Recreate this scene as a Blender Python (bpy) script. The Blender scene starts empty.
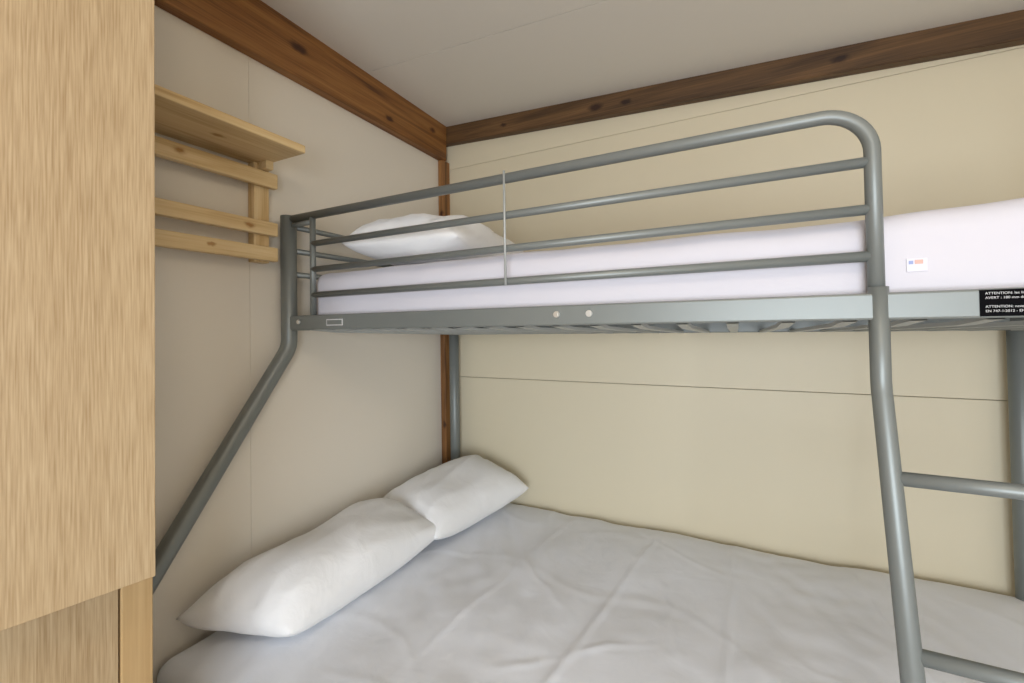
import bpy, bmesh, math
from mathutils import Vector, Matrix, noise, Euler

C = 1.33           # eye height; heights below given relative to eye level then lifted by C
XL, YB = -1.38, 1.94
XR, YN = 1.35, -1.35
scene = bpy.context.scene
scene.view_settings.view_transform = 'Standard'

# ------------------------------------------------------------ helpers
def new_obj(name, me, parent=None, mat=None, smooth=False):
    ob = bpy.data.objects.new(name, me)
    scene.collection.objects.link(ob)
    if mat: me.materials.append(mat)
    if smooth:
        for p in me.polygons: p.use_smooth = True
    if parent: ob.parent = parent
    return ob

def empty(name, loc=(0,0,0)):
    e = bpy.data.objects.new(name, None); scene.collection.objects.link(e)
    e.empty_display_size = .1
    return e

def bm_box(bm, x0,x1,y0,y1,z0,z1, bevel=0.0, seg=2):
    r = bmesh.ops.create_cube(bm, size=1)
    vs = r['verts']
    for v in vs:
        v.co = Vector((x0+(v.co.x+.5)*(x1-x0), y0+(v.co.y+.5)*(y1-y0), z0+(v.co.z+.5)*(z1-z0)))
    if bevel>0:
        es = list({e for v in vs for e in v.link_edges})
        bmesh.ops.bevel(bm, geom=es, offset=bevel, segments=seg, affect='EDGES', profile=.5)
    return vs

def boxes(name, lst, mat, parent=None, bevel=.002):
    bm = bmesh.new()
    for b in lst: bm_box(bm, *b, bevel=bevel)
    me = bpy.data.meshes.new(name); bm.to_mesh(me); bm.free()
    return new_obj(name, me, parent, mat)

def fillet(pts, r, n=8):
    pts=[Vector(p) for p in pts]; out=[pts[0]]
    for i in range(1,len(pts)-1):
        a,b,c=pts[i-1],pts[i],pts[i+1]
        rr = r[i-1] if isinstance(r,(list,tuple)) else r
        d1=(a-b).normalized(); d2=(c-b).normalized()
        ang=d1.angle(d2); 
        if abs(ang-math.pi)<.01 or rr<=0: out.append(b); continue
        L=min(rr/math.tan(ang/2),(a-b).length*.49,(c-b).length*.49)
        p0=b+d1*L; p1=b+d2*L
        R=L*math.tan(ang/2)
        cen=b+(d1+d2).normalized()*(R/math.sin(ang/2))
        v0=p0-cen; v1=p1-cen; w=v0.angle(v1)
        for k in range(n+1):
            t=k/n
            out.append(cen+(v0*math.sin((1-t)*w)+v1*math.sin(t*w))/math.sin(w))
    out.append(pts[-1]); return out

def bm_tube(bm, pts, rad, seg=20, caps=True):
    pts=[Vector(p) for p in pts]
    t0=(pts[1]-pts[0]).normalized()
    up=Vector((0,0,1)) if abs(t0.z)<.9 else Vector((1,0,0))
    nrm=(up-t0*up.dot(t0)).normalized()
    rings=[]
    for i,p in enumerate(pts):
        if i==0: t=t0
        elif i==len(pts)-1: t=(pts[i]-pts[i-1]).normalized()
        else: t=((pts[i+1]-pts[i]).normalized()+(pts[i]-pts[i-1]).normalized()).normalized()
        nrm=(nrm-t*nrm.dot(t)).normalized(); bn=t.cross(nrm)
        rings.append([bm.verts.new(p+nrm*math.cos(2*math.pi*k/seg)*rad+bn*math.sin(2*math.pi*k/seg)*rad) for k in range(seg)])
    for a,b in zip(rings,rings[1:]):
        for k in range(seg):
            f=bm.faces.new((a[k],a[(k+1)%seg],b[(k+1)%seg],b[k])); f.smooth=True
    if caps:
        bm.faces.new(list(reversed(rings[0]))); bm.faces.new(rings[-1])

def tubes(name, lst, mat, parent=None):
    bm=bmesh.new()
    for pts,rad in lst: bm_tube(bm, pts, rad)
    bmesh.ops.recalc_face_normals(bm, faces=bm.faces)
    me=bpy.data.meshes.new(name); bm.to_mesh(me); bm.free()
    return new_obj(name, me, parent, mat)

# ------------------------------------------------------------ materials
def mat_base(name):
    m=bpy.data.materials.new(name); m.use_nodes=True
    nt=m.node_tree; b=nt.nodes['Principled BSDF']
    return m,nt,b

def N(nt,t,**kw):
    n=nt.nodes.new(t)
    for k,v in kw.items(): setattr(n,k,v)
    return n

def plain(name,col,rough=.5,metal=0,bump=0,bscale=200,spec=.5):
    m,nt,b=mat_base(name)
    b.inputs['Base Color'].default_value=(*col,1); b.inputs['Roughness'].default_value=rough
    b.inputs['Metallic'].default_value=metal; b.inputs['Specular IOR Level'].default_value=spec
    if bump:
        tc=N(nt,'ShaderNodeTexCoord'); ns=N(nt,'ShaderNodeTexNoise'); ns.inputs['Scale'].default_value=bscale
        bp=N(nt,'ShaderNodeBump'); bp.inputs['Strength'].default_value=bump; bp.inputs['Distance'].default_value=.002
        nt.links.new(tc.outputs['Object'],ns.inputs['Vector']); nt.links.new(ns.outputs['Fac'],bp.inputs['Height'])
        nt.links.new(bp.outputs['Normal'],b.inputs['Normal'])
    return m

def wood(name, cols, axis='Z', scale=14, stretch=.06, rough=.5, knots=(), fine=220, finestr=.35, warp=1.0, bump=.15, kr=.02, lo=.35, hi=.65, fst=.025, kcol=(.22,.14,.10)):
    m,nt,b=mat_base(name); L=nt.links.new
    tc=N(nt,'ShaderNodeTexCoord'); mp=N(nt,'ShaderNodeMapping')
    s=[1,1,1]; s['XYZ'.index(axis)]=stretch; mp.inputs['Scale'].default_value=s
    L(tc.outputs['Object'],mp.inputs['Vector'])
    n1=N(nt,'ShaderNodeTexNoise'); n1.inputs['Scale'].default_value=scale; n1.inputs['Detail'].default_value=6
    n1.inputs['Distortion'].default_value=warp
    L(mp.outputs[0],n1.inputs['Vector'])
    mp2=N(nt,'ShaderNodeMapping'); s2=[1,1,1]; s2['XYZ'.index(axis)]=fst; mp2.inputs['Scale'].default_value=s2
    L(tc.outputs['Object'],mp2.inputs['Vector'])
    n2=N(nt,'ShaderNodeTexNoise'); n2.inputs['Scale'].default_value=fine; n2.inputs['Detail'].default_value=3
    L(mp2.outputs[0],n2.inputs['Vector'])
    mx=N(nt,'ShaderNodeMix'); mx.data_type='FLOAT'; mx.inputs[0].default_value=finestr
    L(n1.outputs['Fac'],mx.inputs[2]); L(n2.outputs['Fac'],mx.inputs[3])
    cr=N(nt,'ShaderNodeValToRGB'); e=cr.color_ramp.elements
    e[0].position=lo; e[0].color=(*cols[0],1); e[1].position=hi; e[1].color=(*cols[-1],1)
    if len(cols)==3:
        x=cr.color_ramp.elements.new((lo+hi)/2); x.color=(*cols[1],1)
    L(mx.outputs[0],cr.inputs[0])
    out=cr.outputs[0]
    wn=None
    if knots:   # dark knots in the timber, slightly elongated along the grain and ragged
        nz=N(nt,'ShaderNodeTexNoise'); nz.inputs['Scale'].default_value=45
        L(tc.outputs['Object'],nz.inputs['Vector'])
        mad=N(nt,'ShaderNodeVectorMath',operation='MULTIPLY_ADD'); mad.inputs[1].default_value=(.016,)*3; 
        L(nz.outputs['Color'],mad.inputs[0]); L(tc.outputs['Object'],mad.inputs[2])
        sc=[1,1,1]; sc['XYZ'.index(axis)]=.5
        for kx,ky,kz,kk in knots:
            sub=N(nt,'ShaderNodeVectorMath',operation='SUBTRACT'); sub.inputs[1].default_value=(kx+.008,ky+.008,kz+.008)
            L(mad.outputs[0],sub.inputs[0])
            mu=N(nt,'ShaderNodeVectorMath',operation='MULTIPLY'); mu.inputs[1].default_value=sc; L(sub.outputs[0],mu.inputs[0])
            ln=N(nt,'ShaderNodeVectorMath',operation='LENGTH'); L(mu.outputs[0],ln.inputs[0])
            r=N(nt,'ShaderNodeValToRGB'); k=r.color_ramp.elements
            k[0].position=kk*.45; k[0].color=(*kcol,1); k[1].position=kk; k[1].color=(1,1,1,1)
            L(ln.outputs['Value'],r.inputs[0])
            mm=N(nt,'ShaderNodeMix'); mm.data_type='RGBA'; mm.blend_type='MULTIPLY'; mm.inputs[0].default_value=1
            L(out,mm.inputs[6]); L(r.outputs[0],mm.inputs[7]); out=mm.outputs[2]
    L(out,b.inputs['Base Color']); b.inputs['Roughness'].default_value=rough
    bp=N(nt,'ShaderNodeBump'); bp.inputs['Strength'].default_value=bump; bp.inputs['Distance'].default_value=.001
    L(mx.outputs[0],bp.inputs['Height']); L(bp.outputs['Normal'],b.inputs['Normal'])
    return m

def fabric(name,col,bstr=.25,bsc=9):
    m,nt,b=mat_base(name); L=nt.links.new
    b.inputs['Base Color'].default_value=(*col,1); b.inputs['Roughness'].default_value=.85
    b.inputs['Specular IOR Level'].default_value=.2
    b.inputs['Sheen Weight'].default_value=.1
    tc=N(nt,'ShaderNodeTexCoord')
    n1=N(nt,'ShaderNodeTexNoise'); n1.inputs['Scale'].default_value=bsc; n1.inputs['Detail'].default_value=5; n1.inputs['Distortion'].default_value=.8
    L(tc.outputs['Object'],n1.inputs['Vector'])
    n2=N(nt,'ShaderNodeTexNoise'); n2.inputs['Scale'].default_value=600
    L(tc.outputs['Object'],n2.inputs['Vector'])
    b1=N(nt,'ShaderNodeBump'); b1.inputs['Strength'].default_value=bstr; b1.inputs['Distance'].default_value=.02
    b2=N(nt,'ShaderNodeBump'); b2.inputs['Strength'].default_value=.15; b2.inputs['Distance'].default_value=.001
    L(n1.outputs['Fac'],b1.inputs['Height']); L(n2.outputs['Fac'],b2.inputs['Height'])
    L(b1.outputs['Normal'],b2.inputs['Normal']); L(b2.outputs['Normal'],b.inputs['Normal'])
    return m

M_wall_l=plain('wall_panel_left',(.78,.72,.62),.5,bump=.05,bscale=300)
M_wall_b=plain('wall_panel_back',(.72,.645,.475),.5,bump=.05,bscale=300)
M_ceil=plain('ceiling_panel',(.78,.74,.67),.55,bump=.04,bscale=200)
M_groove=plain('panel_groove',(.30,.26,.18),.8)
M_floor=wood('floor_laminate',[(.22,.15,.09),(.36,.26,.17)],'Y',8)
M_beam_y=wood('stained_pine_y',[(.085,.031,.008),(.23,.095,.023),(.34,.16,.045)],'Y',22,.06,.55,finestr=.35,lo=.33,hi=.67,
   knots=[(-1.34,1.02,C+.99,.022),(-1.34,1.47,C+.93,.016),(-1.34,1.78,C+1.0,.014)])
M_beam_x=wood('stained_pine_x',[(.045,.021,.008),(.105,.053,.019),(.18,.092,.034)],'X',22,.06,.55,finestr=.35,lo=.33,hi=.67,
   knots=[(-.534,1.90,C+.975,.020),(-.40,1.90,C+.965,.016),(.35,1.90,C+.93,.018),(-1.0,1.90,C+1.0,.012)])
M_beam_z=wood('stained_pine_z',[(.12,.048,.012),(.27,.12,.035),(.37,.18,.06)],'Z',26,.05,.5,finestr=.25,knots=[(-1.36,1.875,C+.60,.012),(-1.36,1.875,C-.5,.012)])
M_oak=wood('oak_laminate',[(.31,.205,.10),(.42,.30,.165),(.50,.375,.225)],'Z',7,.05,.5,fine=460,finestr=.66,warp=.3,bump=.1,lo=.34,hi=.66,fst=.028)
M_oak2=wood('oak_edge',[(.42,.27,.115),(.53,.36,.175)],'Z',20,.05,.5)
PK=(.55,.38,.22)
M_pine=wood('raw_pine_y',[(.54,.345,.145),(.70,.51,.26),(.78,.60,.34)],'Y',24,.06,.5,finestr=.3,kcol=PK,
   knots=[(-1.322,.83,C+.328,.010),(-1.322,.64,C+.49,.009),(-1.322,.72,C+.25,.008),(-1.25,.70,C+.538,.012)])
M_pine_z=wood('raw_pine_z',[(.54,.345,.145),(.70,.51,.26),(.78,.60,.34)],'Z',24,.06,.5,finestr=.3)
M_metal=plain('grey_powder_coat',(.205,.222,.213),.42,metal=.3,bump=.03,bscale=500)
M_metal_l=plain('grey_slat_metal',(.42,.44,.43),.45,metal=.2)
M_chrome=plain('bolt_steel',(.75,.75,.73),.35,metal=1)
M_sheet=fabric('white_sheet',(.83,.85,.895),.12,9)
M_sheet_up=fabric('lilac_white_sheet',(.66,.645,.70),.10,6)
M_pillow=fabric('white_pillowcase',(.85,.85,.85),.28,10)
M_black=plain('label_black',(.004,.004,.005),.8,spec=.05)
M_white=plain('label_white',(.60,.60,.60),.5)
M_tag=plain('tag_fabric',(.72,.71,.78),.7)
M_orange=plain('label_orange',(.66,.42,.36),.6)
M_blue=plain('label_blue',(.30,.36,.62),.6)
M_frame_w=plain('white_pvc',(.8,.8,.78),.35)

# ------------------------------------------------------------ room
def slab_wall(name, backing, panels, mat, parent=None):
    root=empty(name)
    boxes('backing',[backing],M_groove,root,0)
    boxes('panels',panels,mat,root,.0008)
    return root
H=2.46
g=.0012
zs=[C-.257, C+.85]
slab_wall('wall_back',(XL-.05,XR+.05,YB+.012,YB+.06,0,H),
  [(XL-.01,XR+.01,YB,YB+.0125,0,zs[0]-g),(XL-.01,XR+.01,YB,YB+.0125,zs[0]+g,zs[1]-g*.6),(XL-.01,XR+.01,YB,YB+.0125,zs[1]+g*.6,H)],M_wall_b)
ys=.866; g2=.0004
slab_wall('wall_left',(XL-.06,XL-.012,YN-.05,YB+.012,0,H),
  [(XL-.0125,XL,YN,ys-1.2-g2,0,H),(XL-.0125,XL,ys-1.2+g2,ys-g2,0,H),(XL-.0125,XL,ys+g2,YB,0,H)],M_wall_l)
boxes('wall_right',[(XR,XR+.06,YN-.05,YB+.06,0,H)],M_wall_l,None,0)
# wall behind the viewer with a glazed window opening
wx0,wx1,wz0,wz1=-.25,1.05,.50,1.65
boxes('wall_near',[(XL-.06,wx0,YN-.06,YN,0,H),(wx1,XR+.06,YN-.06,YN,0,H),(wx0,wx1,YN-.06,YN,0,wz0),(wx0,wx1,YN-.06,YN,wz1,H)],M_wall_l,None,0)
win=empty('window_1')
fw=.05
boxes('window_frame',[(wx0,wx0+fw,YN-.05,YN,wz0,wz1),(wx1-fw,wx1,YN-.05,YN,wz0,wz1),(wx0,wx1,YN-.05,YN,wz0,wz0+fw),
  (wx0,wx1,YN-.05,YN,wz1-fw,wz1),((wx0+wx1)/2-.03,(wx0+wx1)/2+.03,YN-.05,YN,wz0,wz1)],M_frame_w,win,.003)
boxes('floor',[(XL-.06,XR+.06,YN-.06,YB+.06,-.05,0)],M_floor,None,0)
# sloping ceiling, with a joint running along X
def ceil_z(x): return C+1.067-.055*(x+1.34)
def ceil_panel(bm,y0,y1,t=.03,off=0):
    x0,x1=XL-.05,XR+.05
    vs=bm_box(bm,x0,x1,y0,y1,0,1)
    for v in vs:
        v.co.z = ceil_z(v.co.x)+off+(t if v.co.z>.5 else 0)
root=empty('ceiling')
bm=bmesh.new(); 
ceil_panel(bm,YN-.05,1.34-.0015); ceil_panel(bm,1.34+.0015,YB+.05)
me=bpy.data.meshes.new('ceiling_panels'); bm.to_mesh(me); bm.free(); new_obj('ceiling_panels',me,root,M_ceil)
bm=bmesh.new(); ceil_panel(bm,YN-.05,YB+.05,.02,.028)
me=bpy.data.meshes.new('ceiling_backing'); bm.to_mesh(me); bm.free(); new_obj('ceiling_backing',me,root,M_groove)

# beams
boxes('trim_1',[(XL,-1.34,YN,1.90,C+.885,C+1.069)],M_beam_y,None,.003)
bm=bmesh.new(); vs=bm_box(bm,XL,XR,1.90,YB,0,1)
for v in vs:
    top=v.co.z>.5
    v.co.z = ceil_z(v.co.x)+(.002 if top else -.092)
bmesh.ops.bevel(bm,geom=list(bm.edges),offset=.003,segments=2,affect='EDGES')
me=bpy.data.meshes.new('trim_2'); bm.to_mesh(me); bm.free(); new_obj('trim_2',me,None,M_beam_x)
boxes('trim_3',[(XL,-1.350,1.875,YB,0,C+.886)],M_beam_z,None,.003)

# ------------------------------------------------------------ bunk bed
bunk=empty('bunk_bed')
YF=.971; YBk=1.885; XP=-1.335; XE=.765
PR=.025
z=lambda v: C+v
posts=[]
YL=.50
leg=lambda x:(fillet([(x,YF,z(.385)),(x,YF,z(-.055)),(x,YL,z(-.735)),(x,YL,.0)],.09),PR)
posts.append(leg(XP))
posts.append(([(-1.30,YBk,z(.30)),(-1.30,YBk,0)],PR))
posts.append(([(XE,YBk,z(.30)),(XE,YBk,0)],PR))
posts.append(leg(XE+.09))
tubes('posts',posts,M_metal,bunk)
# guard rail
XG=.221
gt=[]
gt.append((fillet([(XP+.01,YF,z(.374)),(XG,YF,z(.374)),(XG,YF,z(.0))],.075,12),.0125))
for zz in (.281,.197,.1145):
    gt.append(([(-1.216,YF,z(zz)),(XG,YF,z(zz))],.0095))
gt.append(([(-1.216,YF,z(.372)),(-1.216,YF,z(.04))],.0095))
gt.append(([(XP,YF,z(.352)),(-1.216,YF,z(.352))],.008))
for zz in (.352,.27,.19):
    gt.append(([(XP+.005,YF,z(zz)),(-1.30,YBk,z(zz))],.0095) if zz<.3 else ([(XP+.005,YF,z(zz)),(XP+.005,YBk-.02,z(zz)),],.0095))
tubes('guard_rail',gt,M_metal,bunk)
tubes('rail_strap',[([(-.503,YF-.0155,z(.388)),(-.503,YF-.0155,z(.103))],.003)],M_metal_l,bunk)
# frame
boxes('upper_frame',[(XP,XE+.09,YF-.012,YF+.016,z(.002),z(.049)),(-1.30,XE,YBk-.012,YBk+.016,z(-.034),z(.016)),
   (XP-.012,XP+.016,YF,YBk,z(.0),z(.045)),(XE+.07,XE+.1,YF,YBk,z(.0),z(.045))],M_metal,bunk,.004)
# straight slats resting on the side rails
bm=bmesh.new()
for i in range(22):
    x=-1.24+i*.095; prev=None
    for y,zz in ((YF+.014,z(.004)),(YF+.12,z(-.006)),(YBk-.01,z(-.031))):
        ring=[bm.verts.new((x+dx,y,zz+dz)) for dx,dz in ((-.011,-.004),(.011,-.004),(.011,.004),(-.011,.004))]
        if prev:
            for q in range(4): bm.faces.new((prev[q],prev[(q+1)%4],ring[(q+1)%4],ring[q]))
        prev=ring
bmesh.ops.recalc_face_normals(bm,faces=bm.faces)
me=bpy.data.meshes.new('slats'); bm.to_mesh(me); bm.free(); new_obj('slats',me,bunk,M_metal_l)
# ladder
SR=.0148
lad=[]
for x in (XG+.002,XG+.352):
    lad.append((fillet([(x,YF-.002,z(.06)),(x,YF-.002,z(-.11)),(x,.64,0.0)],.12),SR))
for zz in (-.258,-.502,-.746,-.990):
    yy=YF-.002-(.329)*(-.11-zz)/(1.22)
    lad.append(([(XG,yy,z(zz)),(XG+.355,yy,z(zz))],.0115))
tubes('ladder',lad,M_metal,bunk)
# lower frame
boxes('lower_frame',[(-1.335,XE+.09,.60,.63,.29,.335),(-1.335,XE+.09,YBk-.015,YBk+.015,.29,.335),
   (-1.345,-1.315,.50,YBk,.29,.335),(XE+.075,XE+.105,.50,YBk,.29,.335)]+
   [(-1.3+i*.13,-1.24+i*.13,.62,YBk,.305,.32) for i in range(17)],M_metal,bunk,.003)
# bolts
def disc(bm,x,y,zc,r,t):
    bm_tube(bm,[(x,y,zc),(x,y-t,zc)],r,16)
bm=bmesh.new()
for x in (-.371,-.293,-1.27): 
    disc(bm,x,YF-.012,z(.028),.0075,.004); disc(bm,x,YF-.015,z(.028),.004,.003)
bmesh.ops.recalc_face_normals(bm,faces=bm.faces)
me=bpy.data.meshes.new('bolts'); bm.to_mesh(me); bm.free(); new_obj('bolts',me,bunk,M_chrome)
# warning label & small label
boxes('warning_label',[(.347,.62,YF-.0135,YF-.0118,z(.005),z(.047))],M_black,bunk,0)
def text(body,x,y,zz,size,mat,parent,name):
    cu=bpy.data.curves.new(name,'FONT'); cu.body=body; cu.size=size; cu.extrude=.0001
    ob=bpy.data.objects.new(name,cu); scene.collection.objects.link(ob)
    ob.location=(x,y,zz); ob.rotation_euler=(math.pi/2,0,0); cu.materials.append(mat); ob.parent=parent
    return ob
lines=[("ATTENTION: les lits superposes peuvent",.0395),("AVERT : 180 mm de parfois tres graves",.0325),("ATTENTION: never use the upper bed",.0185),("EN 747-1:2012 - EN 747-2 - 6 ans",.0115)]
for i,(l,h) in enumerate(lines):
    text(l,.353,YF-.014,z(h),.0054,M_white,bunk,'label_text_%d'%(i+1))
boxes('maker_label',[(-1.14,-1.07,YF-.0135,YF-.0118,z(.014),z(.034))],M_white,bunk,0)
boxes('maker_label_print',[(-1.137,-1.073,YF-.0139,YF-.0134,z(.017),z(.031))],M_metal,bunk,0)

# ------------------------------------------------------------ mattresses
def rounded_mattress(name,x0,x1,y0,y1,z0,z1,r,n,mat,disp,parent=None):
    bm=bmesh.new()
    nx,ny,nz=n
    cx,cy,cz=(x0+x1)/2,(y0+y1)/2,(z0+z1)/2
    hx,hy,hz=(x1-x0)/2,(y1-y0)/2,(z1-z0)/2
    vd={}
    def V(i,j,k):
        key=(i,j,k)
        if key not in vd:
            p=Vector(((i/nx*2-1)*hx,(j/ny*2-1)*hy,(k/nz*2-1)*hz))
            q=Vector((max(-hx+r,min(hx-r,p.x)),max(-hy+r,min(hy-r,p.y)),max(-hz+r,min(hz-r,p.z))))
            d=p-q
            if d.length>1e-9: p=q+d.normalized()*r
            p+=Vector((cx,cy,cz))
            vd[key]=bm.verts.new(disp(p))
        return vd[key]
    for i in range(nx):
        for j in range(ny):
            for k,fl in ((0,True),(nz,False)):
                f=[V(i,j,k),V(i+1,j,k),V(i+1,j+1,k),V(i,j+1,k)]
                bm.faces.new(f[::-1] if fl else f)
    for i in range(nx):
        for k in range(nz):
            for j in (0,ny): bm.faces.new([V(i,j,k),V(i+1,j,k),V(i+1,j,k+1),V(i,j,k+1)])
    for j in range(ny):
        for k in range(nz):
            for i in (0,nx): bm.faces.new([V(i,j,k),V(i,j+1,k),V(i,j+1,k+1),V(i,j,k+1)])
    bmesh.ops.recalc_face_normals(bm,faces=bm.faces)
    me=bpy.data.meshes.new(name); bm.to_mesh(me); bm.free()
    return new_obj(name,me,parent,mat,True)

def crease(p,a,b,w,h):
    a=Vector(a); b=Vector(b); q=Vector((p.x,p.y)); ab=b-a
    t=(q-a).dot(ab)/ab.dot(ab)
    if t<-.1 or t>1.1: return 0
    f=max(0,min(1,min((t+.1)/.35,(1.1-t)/.35)))
    n=Vector((-ab.y,ab.x)).normalized()
    d=(q-a).dot(n)+.012*math.sin(t*5+a.x*9)+.016*noise.noise(Vector((t*6,a.x*7,0)))
    return h*f*math.exp(-(d/w)**2)*(.7+.9*noise.noise(Vector((t*5,a.x*3,3))))
CR=[((-.30,1.90),(-.44,.60),.010,.005),((-.02,1.90),(-.03,.60),.010,.005),((.32,1.90),(.44,.70),.010,.005),((-.62,1.9),(-.78,.7),.010,.003),
    ((.12,1.3),(.50,1.15),.010,.003),((-.75,1.5),(-.45,1.2),.010,.003),((-.25,1.5),(-.1,1.1),.009,.003),((-.55,.95),(-.2,1.2),.010,.003),
    ((-.9,.75),(-.45,.82),.012,.0035),((.1,.78),(.5,.90),.012,.0035)]
zt=z(-.843)
def disp_low(p):
    top=max(0,min(1,(p.z-(zt-.09))/.09))
    n=noise.noise(Vector((p.x*2.2,p.y*2.2,1)))*.009+noise.noise(Vector((p.x*7,p.y*4,4)))*.006
    n+=noise.noise(Vector((p.x*17+p.y*7,p.y*6,2)))*.0045*(.6+noise.noise(Vector((p.x*2,p.y*2,9))))
    n+=noise.noise(Vector((p.x*9-p.y*12,p.y*9+p.x*8,12)))*.0030*(.5+noise.noise(Vector((p.x*3,p.y*3,19))))
    rn=1-abs(noise.noise(Vector((p.x*2.4+2+p.y,p.y*2.2,7))))*2
    n+=max(0,rn-.85)*.012
    c=sum(crease(p,*k) for k in CR)
    ez=min(p.x+1.37,.80-p.x,p.y-.59,1.91-p.y)
    ed=-.020*math.exp(-max(ez,0)/.06)
    side=(1-top)*noise.noise(Vector((p.x*5,p.y*5,p.z*3)))*.008
    return Vector((p.x+side*.3,p.y+side if p.y<1.2 else p.y-abs(side),p.z+top*(n+c+ed)))
rounded_mattress('mattress',-1.368,.80,.592,1.93,.337,zt+.006,.04,(260,170,10),M_sheet,disp_low)
def disp_up(p):
    top=max(0,min(1,(p.z-z(.1))/.09))
    n=noise.noise(Vector((p.x*3,p.y*3,11)))*.008+noise.noise(Vector((p.x*9,p.y*6,4)))*.0025
    s=noise.noise(Vector((p.x*4,3,p.z*9)))*.004
    lift=.014*max(0,(p.x+.1))*top
    return Vector((p.x,p.y+(abs(s) if p.y<1.4 else -abs(s)),p.z+top*n+lift))
um=rounded_mattress('mattress.001',-1.26,.79,YF+.022,1.86,z(.012),z(.192),.045,(130,60,14),M_sheet_up,disp_up)
boxes('mattress_tag',[(.268,.296,YF+.0202,YF+.0222,z(.085),z(.108))],M_tag,um,.0005)
boxes('mattress_tag_print',[(.279,.290,YF+.0197,YF+.0204,z(.098),z(.105))],M_orange,um,0)
boxes('mattress_tag_print_2',[(.271,.277,YF+.0197,YF+.0204,z(.098),z(.104))],M_blue,um,0)

# ------------------------------------------------------------ pillows
def pillow(name,loc,rot,hx,hy,hz,seed,skew=0,taper=0,mat=M_pillow):
    bm=bmesh.new(); n=72
    def P(i,j,s):
        u=i/n*2-1; v=j/n*2-1
        u=math.sin(u*math.pi/2)*.35+u*.65; v=math.sin(v*math.pi/2)*.35+v*.65
        x=hx*u*(1-.12*(1-v*v)*abs(u)**3)*(1-.05*abs(v)**6)*(1-taper*max(0,-v)); y=hy*v*(1-.06*(1-u*u)*abs(v)**3)*(1-.04*abs(u)**6)
        y+=skew*x*max(0,-v)
        prof=((1-abs(u)**2.4)*(1-abs(v)**3.2))
        hgt=hz*max(prof,0)**.5
        w=noise.noise(Vector((x*5+seed,y*4,s*2)))*.024*min(1,prof*3)
        e=min(1,(1-prof)*1.3)
        w+=noise.noise(Vector((x*18+seed,y*8,s)))*.013*e*min(1,prof*4)
        rd=1-abs(noise.noise(Vector((x*7+seed,y*5+x*6,3))))*3
        w+=max(0,rd)*.006*min(1,prof*3)
        edge=noise.noise(Vector((x*7+seed,y*7,5)))*.014
        zz=s*hgt*(1 if s>0 else .7)+w*(1 if s>0 else .2)+edge*(1-min(1,prof*2))
        return Vector((x,y,zz))
    T={};B={}
    for i in range(n+1):
        for j in range(n+1):
            T[i,j]=bm.verts.new(P(i,j,1))
            B[i,j]=T[i,j] if i in(0,n) or j in (0,n) else bm.verts.new(P(i,j,-1))
    for i in range(n):
        for j in range(n):
            bm.faces.new((T[i,j],T[i+1,j],T[i+1,j+1],T[i,j+1]))
            q=(B[i,j],B[i,j+1],B[i+1,j+1],B[i+1,j])
            try: bm.faces.new(q)
            except ValueError: pass
    me=bpy.data.meshes.new(name); bm.to_mesh(me); bm.free()
    ob=new_obj(name,me,None,mat,True)
    ob.location=loc; ob.rotation_euler=rot
    return ob
d=math.radians
pillow('pillow',(-1.172,1.035,z(-.757)),Euler((d(1),d(4),d(-1))),.178,.362,.112,3,.38,.10)
pillow('pillow.001',(-1.115,1.615,z(-.742)),Euler((d(3),d(5),d(-13))),.205,.285,.118,17)
pillow('pillow.002',(-.94,1.34,z(.280)),Euler((d(1),d(4),d(4))),.23,.33,.112,31)

# ------------------------------------------------------------ coat rack with shelf
rack=empty('coat_rack')
ya=.435
boxes('shelf_board',[(-1.378,-1.153,ya,.898,z(.538),z(.562))],M_pine,rack,.003)
boxes('rails',[(-1.345,-1.322,ya,.925,z(a),z(b)) for a,b in ((.462,.510),(.307,.350),(.225,.269))],M_pine,rack,.003)
boxes('uprights',[(-1.379,-1.345,.86,.91,z(.22),z(.538)),(-1.379,-1.345,ya,ya+.05,z(.22),z(.538))],M_pine_z,rack,.003)
boxes('shelf_bracket',[(-1.379,-1.30,.87,.895,z(.512),z(.539))],M_pine,rack,.002)

# ------------------------------------------------------------ wardrobe
wd=empty('wardrobe')
wx=-.962; wy1_,wy0_=.421,-.60
boxes('carcass',[(XL+.004,wx-.02,wy1_-.02,wy1_,0,2.2),(XL+.004,wx-.02,wy0_,wy0_+.02,0,2.2),(XL+.004,wx-.02,wy0_,wy1_,2.18,2.2),
   (XL+.004,wx-.02,wy0_,wy1_,.06,.08),(XL+.004,wx-.02,wy0_,wy1_,.90,.92),(XL+.004,XL+.012,wy0_,wy1_,0,2.2),(wx-.05,wx-.02,wy0_,wy1_,0,.06)],M_oak,wd,.001)
boxes('front_stile',[(wx-.02,wx,wy1_-.047,wy1_,0,2.2)],M_oak2,wd,.002)
boxes('lower_door',[(wx-.018,wx-.002,-.09,wy1_-.05,.07,.915),(wx-.018,wx-.002,wy0_,-.094,.07,.915)],M_oak,wd,.001)
boxes('upper_door_closed',[(wx-.018,wx-.002,wy0_,-.11,z(-.40),2.19)],M_oak,wd,.001)
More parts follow.
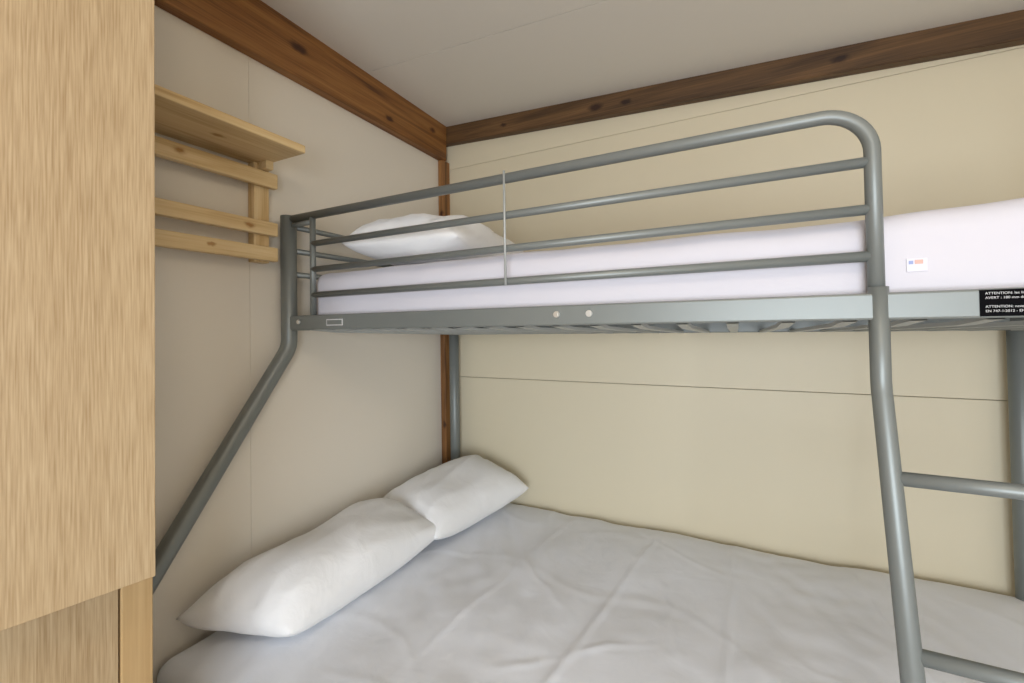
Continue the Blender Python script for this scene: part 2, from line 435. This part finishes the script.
# upper door standing slightly ajar
bm=bmesh.new(); bm_box(bm,-.018,0,0,.488,z(-.398),2.19,bevel=.001)
me=bpy.data.meshes.new('upper_door'); bm.to_mesh(me); bm.free()
od=new_obj('upper_door',me,wd,M_oak); od.location=(-.956,-.10,0); od.rotation_euler=(0,0,-d(12))

# ------------------------------------------------------------ ceiling lamp and lights
lamp=empty('ceiling_lamp')
lx,ly=.15,-.15
bm=bmesh.new(); bmesh.ops.create_uvsphere(bm,u_segments=32,v_segments=16,radius=.14)
for v in bm.verts: v.co.z*=.35
me=bpy.data.meshes.new('lamp_shade'); bm.to_mesh(me); bm.free()
m,nt,b=mat_base('lamp_glass'); b.inputs['Emission Color'].default_value=(1,.86,.66,1); b.inputs['Emission Strength'].default_value=3
ls=new_obj('lamp_shade',me,lamp,m,True); ls.location=(lx,ly,ceil_z(lx)-.05)
def light(name,typ,loc,rot,power,col,size=.1,sy=None):
    l=bpy.data.lights.new(name,typ); l.energy=power; l.color=col
    if typ=='AREA':
        l.size=size
        if sy: l.shape='RECTANGLE'; l.size_y=sy
    else: l.shadow_soft_size=size
    o=bpy.data.objects.new(name,l); scene.collection.objects.link(o); o.location=loc; o.rotation_euler=rot; return o
light('lamp_light','POINT',(lx,ly,ceil_z(lx)-.18),(0,0,0),9,(1,.83,.62),.12)
light('window_daylight','AREA',((wx0+wx1)/2,YN+.02,(wz0+wz1)/2),(d(78),0,d(10)),57,(.85,.915,1),1.25,1.1)
w=bpy.data.worlds.new('sky'); scene.world=w; w.use_nodes=True
nt=w.node_tree; sky=nt.nodes.new('ShaderNodeTexSky'); sky.sun_elevation=d(40); sky.sun_disc=False
nt.links.new(sky.outputs[0],nt.nodes['Background'].inputs[0]); nt.nodes['Background'].inputs[1].default_value=.2

# ------------------------------------------------------------ camera
cam=bpy.data.cameras.new('camera'); co=bpy.data.objects.new('camera',cam); scene.collection.objects.link(co)
cam.sensor_width=36; cam.lens=438/1024*36; cam.clip_start=.01
yaw=d(27); pitch=d(1.0); roll=d(-.92)
R=Matrix.Rotation(yaw,4,'Z')@Matrix.Rotation(math.pi/2+pitch,4,'X')@Matrix.Rotation(roll,4,'Z')
co.matrix_world=Matrix.Translation((0,0,C))@R
cam.shift_y=-.0215
scene.camera=co
